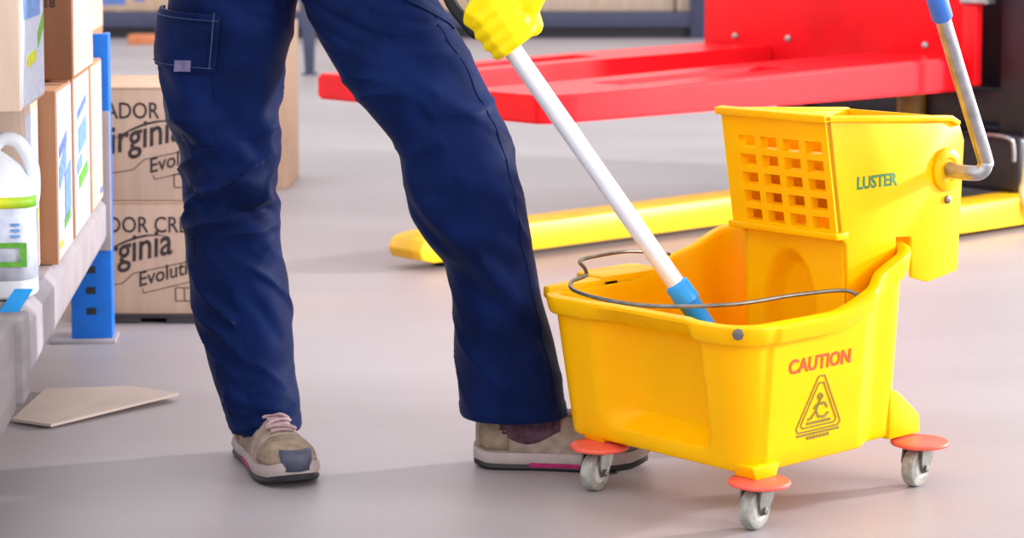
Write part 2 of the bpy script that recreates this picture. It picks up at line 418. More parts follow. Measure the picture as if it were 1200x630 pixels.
# ------------------------------------------------------------------ wringer
wr = thing('mop_wringer', 'yellow plastic wringer with square holes, seated on the mop bucket rim', 'wringer', BO, BY)
VN, VF_ = 0.045, 0.262
sidep = [(0.190, 0.602), (0.500, 0.583), (0.533, 0.570), (0.545, 0.545), (0.533, 0.330), (0.455, 0.318), (0.412, 0.330), (0.408, 0.397), (0.370, 0.400), (0.366, 0.215), (0.262, 0.205), (0.246, 0.40), (0.224, 0.417)]
extrude('side_plate', sidep, 1, VN, VN + 0.008, 'yellow', wr, 0.0025)
extrude('side_plate', sidep, 1, VF_ - 0.008, VF_, 'yellow', wr, 0.0025)
# perforated front: four columns by five rows of tapered square holes
def perforated(name):
    Vv, Ff, idx = [], [], {}
    NC, NR = 4, 5
    vs_ = [VN + 0.006]; zs = [0.0]
    cw = 0.0462; x0 = 0.058
    rh = 0.0298; z0 = 0.424
    us = [(x0 + i * cw, x0 + i * cw + 0.0335) for i in range(NC)]
    zz = [(z0 + j * rh, z0 + j * rh + 0.0195) for j in range(NR)]
    def P(v, z, d):   # tilted face plane; d = depth inward
        u = 0.190 + (0.602 - z) / (0.602 - 0.417) * 0.032 + d
        return (u, v, z)
    def vert(v, z, d):
        k = (round(v, 5), round(z, 5), round(d, 5))
        if k not in idx: idx[k] = len(Vv); Vv.append(P(v, z, d))
        return idx[k]
    xs = [VN] + [c for p in us for c in p] + [VF_]
    ys = [0.412] + [c for p in zz for c in p] + [0.602]
    T = 0.013
    for i in range(len(xs) - 1):
        for j in range(len(ys) - 1):
            a, b, c, d_ = xs[i], xs[i + 1], ys[j], ys[j + 1]
            if i % 2 == 1 and j % 2 == 1:
                iv, iz = 0.0035, 0.0025
                fo = [vert(a, c, 0), vert(b, c, 0), vert(b, d_, 0), vert(a, d_, 0)]
                fi = [vert(a + iv, c + iz, T), vert(b - iv, c + iz, T), vert(b - iv, d_ - iz, T), vert(a + iv, d_ - iz, T)]
                ob = [vert(a, c, T), vert(b, c, T), vert(b, d_, T), vert(a, d_, T)]
                for k in range(4):
                    Ff.append((fo[k], fi[k], fi[(k + 1) % 4], fo[(k + 1) % 4]))
                    Ff.append((ob[k], ob[(k + 1) % 4], fi[(k + 1) % 4], fi[k]))
            else:
                Ff.append((vert(a, c, 0), vert(a, d_, 0), vert(b, d_, 0), vert(b, c, 0)))
                Ff.append((vert(a, c, T), vert(b, c, T), vert(b, d_, T), vert(a, d_, T)))
    # outer rim of the slab
    for i in range(len(xs) - 1):
        for y in (ys[0], ys[-1]): Ff.append((vert(xs[i], y, 0), vert(xs[i + 1], y, 0), vert(xs[i + 1], y, T), vert(xs[i], y, T)))
    for j in range(len(ys) - 1):
        for x in (xs[0], xs[-1]): Ff.append((vert(x, ys[j], 0), vert(x, ys[j + 1], 0), vert(x, ys[j + 1], T), vert(x, ys[j], T)))
    return mesh(name, Vv, Ff, 'yellow', wr)
perforated('perforated_front')
# rims round the basket mouth and its foot
def frame_bar(name, pts, hw, hh, parent=wr):
    for k in range(len(pts) - 1): pass
extrude('mouth_rim', [(0.180, 0.606), (0.198, 0.608), (0.198, 0.596), (0.182, 0.594)], 1, VN - 0.006, VF_ + 0.006, 'yellow', wr, 0.002)
extrude('mouth_rim', [(0.184, 0.606), (0.505, 0.588), (0.528, 0.577), (0.524, 0.569), (0.503, 0.578), (0.184, 0.596)], 1, VN - 0.006, VN + 0.006, 'yellow', wr, 0.002)
extrude('mouth_rim', [(0.184, 0.606), (0.505, 0.588), (0.528, 0.577), (0.524, 0.569), (0.503, 0.578), (0.184, 0.596)], 1, VF_ - 0.006, VF_ + 0.006, 'yellow', wr, 0.002)
extrude('foot_rim', [(0.214, 0.420), (0.245, 0.420), (0.245, 0.409), (0.216, 0.409)], 1, VN - 0.005, VF_ + 0.005, 'yellow', wr, 0.002)
extrude('back_plate', [(0.500, 0.586), (0.512, 0.585), (0.520, 0.34), (0.508, 0.34)], 1, VN + 0.006, VF_ - 0.006, 'yellow', wr, 0.002)
# throat below the basket with an arched recess
def throat():
    Vv, Ff = [], []; NV, NZ = 36, 30
    for j in range(NZ + 1):
        for i in range(NV + 1):
            v = VN + 0.006 + (VF_ - VN - 0.012) * i / NV; z = 0.208 + 0.205 * j / NZ
            dv = (v - 0.165) / 0.058; dz = (z - 0.26) / 0.125
            q = (dv * dv + max(0, dz) ** 2) ** 0.5
            rec = 0.032 * (1 - sst(0.75, 1.02, q))
            Vv.append((0.246 + rec + (0.413 - z) * 0.03, v, z))
    for j in range(NZ):
        for i in range(NV):
            a = j * (NV + 1) + i; Ff.append((a, a + NV + 1, a + NV + 2, a + 1))
    o = mesh('throat_panel', Vv, Ff, 'yellow', wr, True, fix=False)
    md = o.modifiers.new('thickness', 'SOLIDIFY'); md.thickness = 0.005; md.offset = -1
throat()
extrude('press_plate', [(0.262, 0.575), (0.274, 0.577), (0.330, 0.44), (0.318, 0.435)], 1, VN + 0.012, VF_ - 0.012, 'yellow', wr, 0.002)
extrude('press_arm', [(0.300, 0.585), (0.490, 0.574), (0.490, 0.560), (0.300, 0.570)], 1, 0.13, 0.17, 'yellow', wr, 0.002)
# boss and bolt under the handle pivot
lathe('pivot_boss', [(0.036, -0.001), (0.036, 0.004), (0.032, 0.007), (0.020, 0.0075), (0.018, 0.005), (0.001, 0.005)], 'yellow', wr, 30, loc=(0.497, VN, 0.500), rot=Matrix.Rotation(pi / 2, 4, 'X'))
lathe('bolt', [(0.007, 0.0), (0.007, 0.004), (0.004, 0.0055), (0.001, 0.0055)], 'dark_steel', wr, 8, loc=(0.500, VN, 0.450), rot=Matrix.Rotation(pi / 2, 4, 'X'))
hp = smooth_path([(0.497, 0.05, 0.501), (0.499, 0.025, 0.498), (0.502, 0.0, 0.497), (0.508, -0.014, 0.499), (0.513, -0.020, 0.510), (0.508, -0.020, 0.530), (0.438, -0.020, 0.665), (0.370, -0.020, 0.80), (0.322, -0.020, 0.895)], 8)
lever = tube('lever_handle', hp, 0.0125, 'steel', wr, 18)
g0, g1 = Vector((0.396, -0.020, 0.749)), Vector((0.316, -0.020, 0.907))
tube('grip', [g0, g0 + (g1 - g0) * 0.02, g0 + (g1 - g0) * 0.5, g0 + (g1 - g0) * 0.97, g1], [0.014, 0.0165, 0.0165, 0.0165, 0.012], 'blue_grip', lever, 18)
text('brand_lettering', 'LUSTER', 0.0275, 'ink_green', wr, Matrix.Translation((0.268, VN - 0.0004, 0.485)) @ Matrix.Rotation(pi / 2, 4, 'X'), 0, 0.0008, 0.0004, 1.08)

# ------------------------------------------------------------------ mop
mb, mtp = Vector((0.276, 3.466, 0.309)), Vector((-0.053, 3.45, 0.781))
md_ = (mtp - mb).normalized()
mop = thing('mop', 'mop with silver aluminium pole standing in the yellow bucket', 'mop', (mb.x, mb.y, 0.12))
inv = Vector((mb.x, mb.y, 0.12))
def ml(p): return p - inv
top = mb + md_ * 1.32
tube('pole', [ml(mb + md_ * 0.0), ml(mb + md_ * 0.5), ml(top)], 0.0148, 'alu', mop, 20)
tube('pole_cap', [ml(top - md_ * 0.01), ml(top), ml(top + md_ * 0.06), ml(top + md_ * 0.075)], [0.0155, 0.0165, 0.0165, 0.01], 'cyan', mop, 18)
tube('socket', [ml(mb + md_ * 0.032), ml(mb + md_ * 0.028), ml(mb - md_ * 0.004), ml(mb - md_ * 0.006), ml(mb - md_ * 0.07)], [0.016, 0.0195, 0.0205, 0.018, 0.015], 'cyan', mop, 20)
hb = mb - md_ * 0.07
tube('clamp_bar', [ml(hb + Vector((-0.03, 0.045, 0))), ml(hb + Vector((0.03, -0.045, 0)))], 0.012, 'cyan', mop, 14, True)
for k in range(28):
    t = (k % 14) / 13 - 0.5
    a = hb + Vector((-0.06 * t, 0.09 * t, 0))
    dx, dy = random.uniform(-0.035, 0.03), random.uniform(-0.05, 0.04)
    tube('strand', smooth_path([ml(a), ml(a + Vector((dx * 0.5, dy * 0.5, -0.05))), ml(Vector((a.x + dx * 1.1, a.y + dy * 1.1, 0.117)))], 3), 0.006, 'strand', mop, 6)

# ------------------------------------------------------------------ person
LEG_L = [(1.00, -0.400, 0.120, 3.650, 0.110), (0.84, -0.440, 0.114, 3.645, 0.112), (0.775, -0.458, 0.108, 3.642, 0.110), (0.718, -0.463, 0.107, 3.640, 0.106), (0.662, -0.471, 0.097, 3.640, 0.100),
         (0.591, -0.470, 0.089, 3.642, 0.094), (0.520, -0.466, 0.083, 3.645, 0.088), (0.463, -0.467, 0.081, 3.650, 0.086), (0.405, -0.465, 0.082, 3.655, 0.085), (0.347, -0.462, 0.082, 3.660, 0.084),
         (0.289, -0.453, 0.083, 3.663, 0.083), (0.217, -0.443, 0.079, 3.665, 0.082), (0.158, -0.435, 0.072, 3.665, 0.080), (0.110, -0.422, 0.069, 3.665, 0.078), (0.058, -0.413, 0.062, 3.662, 0.074)]
LEG_R = [(1.00, -0.300, 0.120, 3.650, 0.110), (0.84, -0.270, 0.114, 3.635, 0.112), (0.775, -0.232, 0.115, 3.620, 0.110), (0.720, -0.200, 0.121, 3.600, 0.110), (0.666, -0.170, 0.118, 3.580, 0.106),
         (0.611, -0.134, 0.109, 3.560, 0.100), (0.544, -0.091, 0.096, 3.538, 0.094), (0.490, -0.081, 0.096, 3.525, 0.090), (0.434, -0.074, 0.094, 3.535, 0.088), (0.384, -0.055, 0.084, 3.555, 0.086),
         (0.348, -0.034, 0.074, 3.570, 0.084), (0.289, -0.025, 0.076, 3.588, 0.083), (0.216, -0.012, 0.085, 3.605, 0.084), (0.141, -0.003, 0.090, 3.620, 0.086), (0.085, 0.004, 0.091, 3.630, 0.086)]
def spline_tab(tab):
    zs = np.array([r[0] for r in tab][::-1]); A = np.array([r[1:] for r in tab][::-1])
    zf = np.linspace(zs[0], zs[-1], 240); B = np.stack([np.interp(zf, zs, A[:, k]) for k in range(A.shape[1])], 1)
    ker = np.hanning(15); ker /= ker.sum()
    Bp = np.pad(B, ((7, 7), (0, 0)), mode='reflect', reflect_type='odd')
    B = np.stack([np.convolve(Bp[:, k], ker, 'valid') for k in range(B.shape[1])], 1)
    return zf, B
def folds(seed, spec, zr):
    rnd = random.Random(seed); out = list(spec)
    for zc, spread, n, amp in zr:
        for _ in range(n):
            z = rnd.gauss(zc, spread); th = rnd.uniform(-pi, pi); ln = rnd.uniform(0.5, 1.3); sl = rnd.uniform(-0.055, 0.055)
            out.append((th - ln / 2, z - sl / 2, th + ln / 2, z + sl / 2, 0.9 * amp * rnd.uniform(0.5, 1.1) * rnd.choice((1, 1, -0.8)), rnd.uniform(0.007, 0.013)))
    return out
def fold_disp(fl, th, z, r=0.085):
    d = 0.0
    for (t0, z0, t1, z1, a, wd) in fl:
        for k in (-2 * pi, 0, 2 * pi):
            px, py = (th + k - t0) * r, z - z0
            if abs(py) > 0.2: continue
            ex, ey = (t1 - t0) * r, z1 - z0; L2 = ex * ex + ey * ey
            s = min(1, max(0, (px * ex + py * ey) / L2))
            dd = (px - s * ex) ** 2 + (py - s * ey) ** 2
            if dd < 9 * wd * wd: d += a * math.exp(-dd / (2 * wd * wd)) * (0.35 + 0.65 * sin(pi * min(1, max(0, s * 0.9 + 0.05))))
    return d
# theta: 0 faces the camera (-Y), +pi/2 faces +X
FL = folds(3, [(-0.9, 0.40, 0.9, 0.452, 0.007, 0.010), (-0.3, 0.50, 1.1, 0.452, 0.007, 0.011), (-1.2, 0.47, 0.5, 0.425, -0.006, 0.009), (0.2, 0.43, 1.2, 0.44, -0.009, 0.007),
               (-1.0, 0.60, 0.2, 0.53, 0.006, 0.014), (-0.2, 0.62, 1.0, 0.50, -0.005, 0.012), (-0.4, 0.36, 0.75, 0.25, 0.006, 0.016), (0.0, 0.33, 0.85, 0.22, -0.006, 0.012),
               (-0.8, 0.13, 0.6, 0.10, 0.006, 0.010), (-0.6, 0.10, 0.7, 0.085, -0.005, 0.008), (-0.9, 0.68, -0.2, 0.58, 0.006, 0.014)],
           [(0.46, 0.06, 16, 0.0045), (0.62, 0.07, 12, 0.0035), (0.28, 0.07, 9, 0.003), (0.11, 0.03, 8, 0.003)])
FR = folds(11, [(-0.9, 0.40, 0.9, 0.25, 0.009, 0.016), (-0.7, 0.35, 1.2, 0.21, -0.008, 0.016), (-1.3, 0.60, 0.4, 0.66, 0.005, 0.016), (-1.0, 0.50, 0.0, 0.36, 0.007, 0.016), (-1.1, 0.46, -0.2, 0.33, -0.006, 0.013),
                (0.3, 0.62, 1.4, 0.55, 0.005, 0.010), (0.6, 0.70, 1.3, 0.64, 0.006, 0.014), (-0.4, 0.72, 0.8, 0.70, -0.006, 0.016), (0.2, 0.40, 1.3, 0.36, 0.005, 0.014)],
           [(0.66, 0.05, 9, 0.003), (0.42, 0.06, 9, 0.003), (0.2, 0.06, 6, 0.0022)])
from mathutils import noise as mnoise
def crease(th, z, seed, ang, fs=9.0, fl=26.0, p=3.0):
    x, y = th * 0.085, z
    a = x * cos(ang) + y * sin(ang); b = -x * sin(ang) + y * cos(ang)
    wob = 0.012 * mnoise.noise(Vector((x * 14, y * 14, seed + 3.1)))
    n = mnoise.noise(Vector((a * fs, (b + wob) * fl, seed)))
    return (1 - min(1, abs(n) * 2.2)) ** p
class Leg:
    def __init__(s, tab, fl, cr): s.zf, s.B = spline_tab(tab); s.fl = fl; s.tab = tab; s.cr = cr
    def at(s, th, z, off=0.0):
        xc, rx, yc, ry = [float(np.interp(z, s.zf, s.B[:, k])) for k in range(4)]
        d = 1.25 * fold_disp(s.fl, th, z) * (1 - sst(0.80, 0.86, z)) * (0.75 + 0.25 * cos(th)) + off - 0.0035
        for (zc, sp, amp, ang, seed, fs, fl_) in s.cr:
            wgt = math.exp(-((z - zc) / sp) ** 2)
            if wgt > 0.02:
                w2 = 0.5 + 0.5 * cos(th)   # blend two sheets so the seam at the back stays closed
                d -= amp * wgt * w2 * crease(th, z, seed, ang, fs, fl_)
        e = 0.92
        sx = math.copysign(abs(sin(th)) ** e, sin(th)); cy = math.copysign(abs(cos(th)) ** e, cos(th))
        return Vector((xc + sx * (rx + d), yc - cy * (ry + d), z))
    def mesh_vf(s, z0, z1, NZ=190, NT=112):
        rings = []
        for k in range(3):   # inner turned hem, closed above inside the leg
            rings.append([s.at(2 * pi * j / NT, z0 + (0.05, 0.02, 0.002)[k], (-0.012, -0.006, -0.0045)[k]) for j in range(NT)])
        for i in range(NZ + 1):
            z = z0 + (z1 - z0) * i / NZ
            hem = 0.0016 * (1 - sst(0.021, 0.024, z - z0)) - 0.002 * (1 - sst(0, 0.003, z - z0))
            rings.append([s.at(2 * pi * j / NT, z, hem) for j in range(NT)])
        return ring_skin(rings)
legL = Leg(LEG_L, FL, [(0.47, 0.09, -0.015, 0.30, 1.3, 5, 17), (0.44, 0.06, 0.008, -0.40, 5.3, 5, 22), (0.63, 0.10, -0.013, -0.55, 2.7, 5, 16), (0.26, 0.09, -0.013, -0.75, 8.1, 4, 15), (0.10, 0.05, -0.011, 0.20, 4.4, 5, 22), (0.76, 0.06, 0.006, -0.3, 9.9, 8, 24)])
legR = Leg(LEG_R, FR, [(0.62, 0.12, -0.010, 0.10, 11.3, 5, 15), (0.42, 0.10, -0.016, -1.0, 15.3, 4, 14), (0.20, 0.09, -0.007, -0.9, 12.7, 4, 12), (0.76, 0.07, 0.008, -0.3, 19.9, 8, 22)])
PB = Vector((-0.22, 3.65, 0.0))
# the body itself: one continuous figure inside the clothes
def cp(*rows): return capsule([Vector(r[:3]) - PB for r in rows], [r[3] for r in rows])
HAND_R = Vector((-0.027, 3.449, 0.745)); HAND_L = mb + md_ * 1.08
parts = [cp((-0.432, 3.675, 0.105, 0.029), (-0.46, 3.66, 0.28, 0.045), (-0.465, 3.65, 0.47, 0.050), (-0.46, 3.645, 0.62, 0.062), (-0.445, 3.65, 0.83, 0.066), (-0.39, 3.65, 0.92, 0.07)),
         cp((-0.005, 3.638, 0.108, 0.028), (-0.03, 3.60, 0.28, 0.045), (-0.075, 3.55, 0.47, 0.050), (-0.15, 3.57, 0.62, 0.062), (-0.255, 3.635, 0.83, 0.066), (-0.31, 3.65, 0.92, 0.07)),
         cp((-0.352, 3.65, 0.94, 0.100), (-0.33, 3.65, 1.02, 0.115), (-0.30, 3.65, 1.15, 0.125), (-0.26, 3.63, 1.28, 0.125), (-0.235, 3.61, 1.36, 0.07), (-0.22, 3.585, 1.45, 0.052), (-0.21, 3.57, 1.50, 0.055)),
         cp((-0.26, 3.63, 1.32, 0.07), (-0.10, 3.63, 1.29, 0.055), (0.05, 3.60, 1.06, 0.043), (0.055, 3.50, 0.86, 0.030)),
         cp((-0.26, 3.63, 1.32, 0.07), (-0.43, 3.62, 1.33, 0.055), (-0.52, 3.56, 1.12, 0.043), (HAND_L.x - 0.07, 3.47, HAND_L.z + 0.03, 0.030)),
         cp((-0.20, 3.55, 1.535, 0.070), (-0.195, 3.555, 1.60, 0.082), (-0.19, 3.56, 1.65, 0.078)),
         cp((-0.20, 3.49, 1.525, 0.028), (-0.20, 3.50, 1.55, 0.045), (-0.197, 3.50, 1.60, 0.05)),
         cp((-0.199, 3.478, 1.575, 0.008), (-0.200, 3.462, 1.555, 0.012)),
         cp((-0.285, 3.565, 1.57, 0.010), (-0.285, 3.57, 1.605, 0.014)), cp((-0.108, 3.565, 1.57, 0.010), (-0.108, 3.57, 1.605, 0.014))]
person = remesh('person', parts, 0.009, 'skin', None, 8)
person.location = PB
tag(person, 'person in navy work trousers and yellow gloves mopping, standing behind the bucket', 'person')
def pw(o):   # world-built child -> person space
    o.data.transform(Matrix.Translation(-PB)); o.parent = person; return o
# trousers
Va, Fa = legL.mesh_vf(0.058, 0.995); Vb, Fb = legR.mesh_vf(0.089, 0.995)
tr = mesh('trousers', Va, Fa, 'navy', None, True); t2 = mesh('tmp', Vb, Fb, 'navy', None, True)
bo = tr.modifiers.new('u', 'BOOLEAN'); bo.operation = 'UNION'; bo.object = t2; bo.solver = 'EXACT'
me = bpy.data.meshes.new_from_object(tr.evaluated_get(bpy.context.evaluated_depsgraph_get())); me.name = 'trousers'
old = tr.data; bpy.data.objects.remove(tr); bpy.data.objects.remove(t2); bpy.data.meshes.remove(old)
tr = link('trousers', me, 'navy', None, True); edge_split(tr, 60); pw(tr)
# cloth patches lifted off the leg surface (pocket, flap, tag, belt tail)
def patch(name, leg, th0, th1, ztop, zbot, off, m, parent, nt=16, nz=14, thick=0.003, slope=0.0, rnd=0.0):
    Vv, Ff = [], []
    for j in range(nz + 1):
        for i in range(nt + 1):
            a = i / nt; b = j / nz
            e = min(1, 6 * min(a, 1 - a, b, 1 - b))
            th = th0 + (th1 - th0) * a; z = ztop + (zbot - ztop) * b + slope * (a - 0.5) * (1 - 0.0 * b)
            Vv.append(leg.at(th, z, off + rnd * e) - PB)
    n = (nt + 1) * (nz + 1)
    for j in range(nz + 1):
        for i in range(nt + 1):
            a = i / nt; b = j / nz
            th = th0 + (th1 - th0) * a; z = ztop + (zbot - ztop) * b + slope * (a - 0.5)
            Vv.append(leg.at(th, z, off - thick) - PB)
    for j in range(nz):
        for i in range(nt):
            a = j * (nt + 1) + i
            Ff.append((a, a + 1, a + nt + 2, a + nt + 1)); Ff.append((n + a, n + a + nt + 1, n + a + nt + 2, n + a + 1))
    per = [i for i in range(nt + 1)] + [j * (nt + 1) + nt for j in range(1, nz + 1)] + [nz * (nt + 1) + i for i in range(nt - 1, -1, -1)] + [j * (nt + 1) for j in range(nz - 1, 0, -1)]
    for k in range(len(per)):
        a, b = per[k], per[(k + 1) % len(per)]; Ff.append((a, b, n + b, n + a))
    o = mesh(name, Vv, Ff, m, parent, True); edge_split(o, 50); return o
patch('cargo_pocket', legL, -1.62, -0.10, 0.745, 0.545, 0.005, 'navy', tr, 26, 30, 0.010, 0, 0.004)
fp = patch('pocket_flap', legL, -1.66, -0.03, 0.760, 0.668, 0.0135, 'navy', tr, 26, 14, 0.006, -0.012, 0.003)
patch('pocket_tag', legL, -0.62, -0.36, 0.682, 0.664, 0.0185, 'tag', tr, 5, 3, 0.002)
for a, b, c, d in ((-1.66, -0.03, 0.752, 0.750), (-0.10, -0.085, 0.758, 0.668), (-1.62, -0.06, 0.676, 0.6745)):
    patch('stitching', legL, a, b, c, d, 0.0175, 'thread', tr, 20, 4, 0.002, -0.012 if b - a > 0.5 else 0)
# side seams
def seam(leg, th, z0, z1):
    pts = [leg.at(th, z0 + (z1 - z0) * k / 60, 0.0004) - PB for k in range(61)]
    tube('seam', pts, 0.0009, 'navy', tr, 6)
seam(legL, -0.75, 0.062, 0.54); seam(legR, 0.95, 0.095, 0.76)
patch('hip_pocket', legR, 0.55, 1.35, 0.80, 0.755, 0.003, 'navy', tr, 16, 8, 0.004, -0.05)
# shirt above the frame
sp = [cp((-0.355, 3.65, 0.95, 0.150), (-0.33, 3.65, 1.03, 0.142), (-0.30, 3.65, 1.15, 0.148), (-0.265, 3.63, 1.28, 0.142), (-0.245, 3.615, 1.35, 0.085)),
      cp((-0.26, 3.63, 1.315, 0.085), (-0.09, 3.63, 1.29, 0.074), (0.055, 3.60, 1.06, 0.060), (0.068, 3.52, 0.92, 0.050)),
      cp((-0.26, 3.63, 1.315, 0.085), (-0.43, 3.62, 1.33, 0.074), (-0.53, 3.56, 1.12, 0.060), (-0.50, 3.50, 1.165, 0.048))]
remesh('shirt', sp, 0.011, 'navy', person, 10)
box('belt', (-0.50 - PB.x, 3.515 - PB.y, 0.955), (-0.20 - PB.x, 3.525 - PB.y, 0.995), 'belt', person)
# strap hanging from the waist across the right hip
tube('waist_strap', [Vector(p) - PB for p in smooth_path([(-0.10, 3.50, 0.95), (-0.115, 3.50, 0.86), (-0.10, 3.50, 0.785), (-0.073, 3.495, 0.745), (-0.058, 3.49, 0.728)], 6)], 0.010, 'belt', person, 10, True)
# head details
hairp = [cp((-0.19, 3.58, 1.66, 0.080), (-0.19, 3.60, 1.60, 0.078), (-0.19, 3.625, 1.53, 0.055))]
remesh('hair', hairp, 0.008, 'hair', person, 6)
for sx in (-1, 1):
    ev, ef = capsule([Vector((-0.199 + sx * 0.031, 3.468, 1.585)) - PB, Vector((-0.199 + sx * 0.029, 3.467, 1.585)) - PB], [0.009, 0.009]); mesh('eye', ev, ef, 'eye', person, True)
mv, mf = capsule([Vector((-0.222, 3.466, 1.523)) - PB, Vector((-0.178, 3.466, 1.523)) - PB], [0.006, 0.006]); mesh('mouth', mv, mf, 'ink_red', person, True)
# gloves: five separate fingers closed round the pole
aX = -md_; cX = Vector((0, -1, 0)); cX = (cX - aX * cX.dot(aX)).normalized(); bX = aX.cross(cX).normalized()
if bX.x < 0: bX = -bX
def glove(center, flip=1, wrist=None, up=1):
    K = 0.88
    def L(a, b, c): return center + (aX * (a + 0.006) * up + bX * b * flip + cX * c) * K - PB
    P = []
    for k, (a, l, r) in enumerate(((-0.030, 1.0, 0.0125), (-0.007, 1.06, 0.0128), (0.016, 1.02, 0.0122), (0.037, 0.9, 0.0112))):
        P.append(capsule([L(a - 0.004, 0.052, -0.004), L(a, 0.040, 0.020), L(a + 0.001, 0.014, 0.0300), L(a + 0.003, -0.014, 0.0270), L(a + 0.004, -0.030 * l, 0.008), L(a + 0.004, -0.024 * l, -0.012)],
                         [r * q * 0.92 for q in (1.08, 1.1, 1.05, 1.0, 0.95, 0.82)]))
    P.append(capsule([L(-0.034, 0.052, -0.008), L(0.0, 0.056, -0.010), (L(0.034, 0.052, -0.008))], [0.021, 0.024, 0.019]))
    P.append(capsule([L(-0.030, 0.040, -0.020), L(0.028, 0.038, -0.020)], [0.018, 0.016]))
    P.append(capsule([L(-0.006, 0.060, -0.008), L(-0.022, 0.088, -0.006), wrist - PB if wrist is not None else L(-0.03, 0.115, 0)], [0.030, 0.031, 0.033]))
    P.append(capsule([L(-0.030, 0.062, -0.002), L(-0.056, 0.040, 0.016), L(-0.058, 0.006, 0.028), L(-0.046, -0.022, 0.024), L(-0.036, -0.034, 0.010)], [0.0165, 0.0145, 0.0128, 0.0118, 0.0100]))
    g = remesh('glove', P, 0.0028, 'glove', person, 4)
    return g
glove(HAND_R, 1, Vector((0.062, 3.505, 0.865)))
glove(HAND_L, -1, Vector((HAND_L.x - 0.10, 3.475, HAND_L.z + 0.02)))
# shoes
def shoe(loc, rz, name='shoe'):
    """length along +X from heel 0 to toe 0.29"""
    mt = Matrix.Translation(Vector(loc) - PB) @ Matrix.Rotation(rz, 4, 'Z')
    Ls = 0.288
    def hw(x):   # half width of the sole
        t = x / Ls
        b = float(np.interp(t, [0, 0.1, 0.25, 0.36, 0.5, 0.66, 0.8, 1.0], [0.033, 0.035, 0.036, 0.036, 0.040, 0.047, 0.048, 0.045]))
        if t > 0.76: b *= math.sqrt(max(0.02, 1 - ((t - 0.76) / 0.242) ** 2.3))
        if t < 0.14: b *= math.sqrt(max(0.03, 1 - ((0.14 - t) / 0.142) ** 2.3))
        return b
    def top_(x):
        t = x / Ls
        return float(np.interp(t, [0, 0.05, 0.15, 0.28, 0.42, 0.55, 0.7, 0.85, 0.95, 1.0], [0.085, 0.102, 0.104, 0.108, 0.104, 0.090, 0.074, 0.064, 0.052, 0.036]))
    def spring(x):
        t = x / Ls
        return float(np.interp(t, [0, 0.08, 0.2, 0.7, 0.9, 1], [0.008, 0.001, 0, 0, 0.006, 0.016]))
    NX = 44; xs = [0.002 + (Ls - 0.004) * (0.5 - 0.5 * cos(pi * i / NX)) for i in range(NX + 1)]
    def slab(name, z0, z1, grow, m, par, x0=0.0, x1=1.0, bulge=0.002):
        rings = []
        for x in xs:
            if x < x0 * Ls - 1e-6 or x > x1 * Ls + 1e-6: continue
            h = hw(x) + grow; sp_ = spring(x); xx = x + grow * (2 * x / Ls - 1)
            rings.append([mt @ Vector(q) for q in ((xx, -h + 0.002, z0 + sp_), (xx, h - 0.002, z0 + sp_), (xx, h + bulge, z0 + (z1 - z0) * 0.45 + sp_), (xx, h, z1 + sp_), (xx, -h, z1 + sp_), (xx, -h - bulge, z0 + (z1 - z0) * 0.45 + sp_))])
        Vv, Ff = ring_skin(rings); o = mesh(name, Vv, Ff, m, par, True); edge_split(o, 40); return o
    def usec(x, n=26):
        h = hw(x) - 0.001; zt = top_(x); zb = 0.026 + spring(x); out = []
        for k in range(n):
            a = pi * k / (n - 1)
            yy = math.copysign(abs(cos(a)) ** 0.75, cos(a)) * h; zz = zb + (zt - zb) * sin(a) ** 0.8
            pinch = 1 - 0.18 * sst(0.4, 1, (zz - zb) / max(0.02, zt - zb)) * (1 - sst(0.6, 0.85, x / Ls))
            out.append((x, yy * pinch, zz))
        return out
    up_rings = [[mt @ Vector(q) for q in usec(x)] for x in xs]
    Vv, Ff = ring_skin(up_rings)
    s = mesh(name, Vv, Ff, 'suede', person, True); edge_split(s, 50)
    slab('midsole', 0.010, 0.030, 0.0035, 'midsole', s)
    slab('outsole', 0.0, 0.011, 0.0025, 'outsole', s)
    slab('arch_insert', 0.004, 0.014, 0.0048, 'pink', s, 0.30, 0.62, 0.0)
    # overlays follow the upper
    def overlay(name, t0, t1, k0, k1, off, m, fn=None):
        Vv, Ff = [], []; NN = 14
        for i in range(NN + 1):
            t = t0 + (t1 - t0) * i / NN
            cur = usec(t * Ls, 41)
            for j in range(NN + 1):
                a, b = (k0, k1) if fn is None else fn(i / NN)
                kk = a + (b - a) * j / NN; q = kk * 40; i0 = int(min(39, max(0, math.floor(q)))); f = q - i0
                p = Vector(cur[i0]).lerp(Vector(cur[i0 + 1]), f)
                c = Vector((p.x - off * 0.5 * (1 if t < 0.9 else -1.5), 0, 0.05)); d = Vector((0, p.y, p.z - 0.045))
                d = d.normalized() if d.length > 1e-5 else Vector((0, 0, 1))
                Vv.append(mt @ (p + d * off + Vector((off if t > 0.9 else 0, 0, 0))))
        for i in range(NN):
            for j in range(NN):
                a = i * (NN + 1) + j; Ff.append((a, a + 1, a + NN + 2, a + NN + 1))
        o = mesh(name, Vv, Ff, m, s, True)
        md = o.modifiers.new('t', 'SOLIDIFY'); md.thickness = 0.003; md.offset = -1
        return o
    for a, b in ((0.02, 0.36), (0.64, 0.98)):
        lo = a < 0.5
        f = (lambda s_: (0.05 + 0.10 * (2 * abs(s_ - 0.45)) ** 2, 0.36 - 0.10 * (2 * abs(s_ - 0.6)) ** 2)) if lo else (lambda s_: (0.64 + 0.10 * (2 * abs(s_ - 0.6)) ** 2, 0.95 - 0.10 * (2 * abs(s_ - 0.45)) ** 2))
        overlay('side_panel', 0.15, 0.50, 0, 0, 0.0022, 'mauve', f)
    overlay('toe_overlay', 0.74, 0.985, 0.04, 0.96, 0.0020, 'suede2')
    overlay('heel_counter', 0.03, 0.20, 0.02, 0.42, 0.0022, 'suede2'); overlay('heel_counter', 0.03, 0.20, 0.58, 0.98, 0.0022, 'suede2')
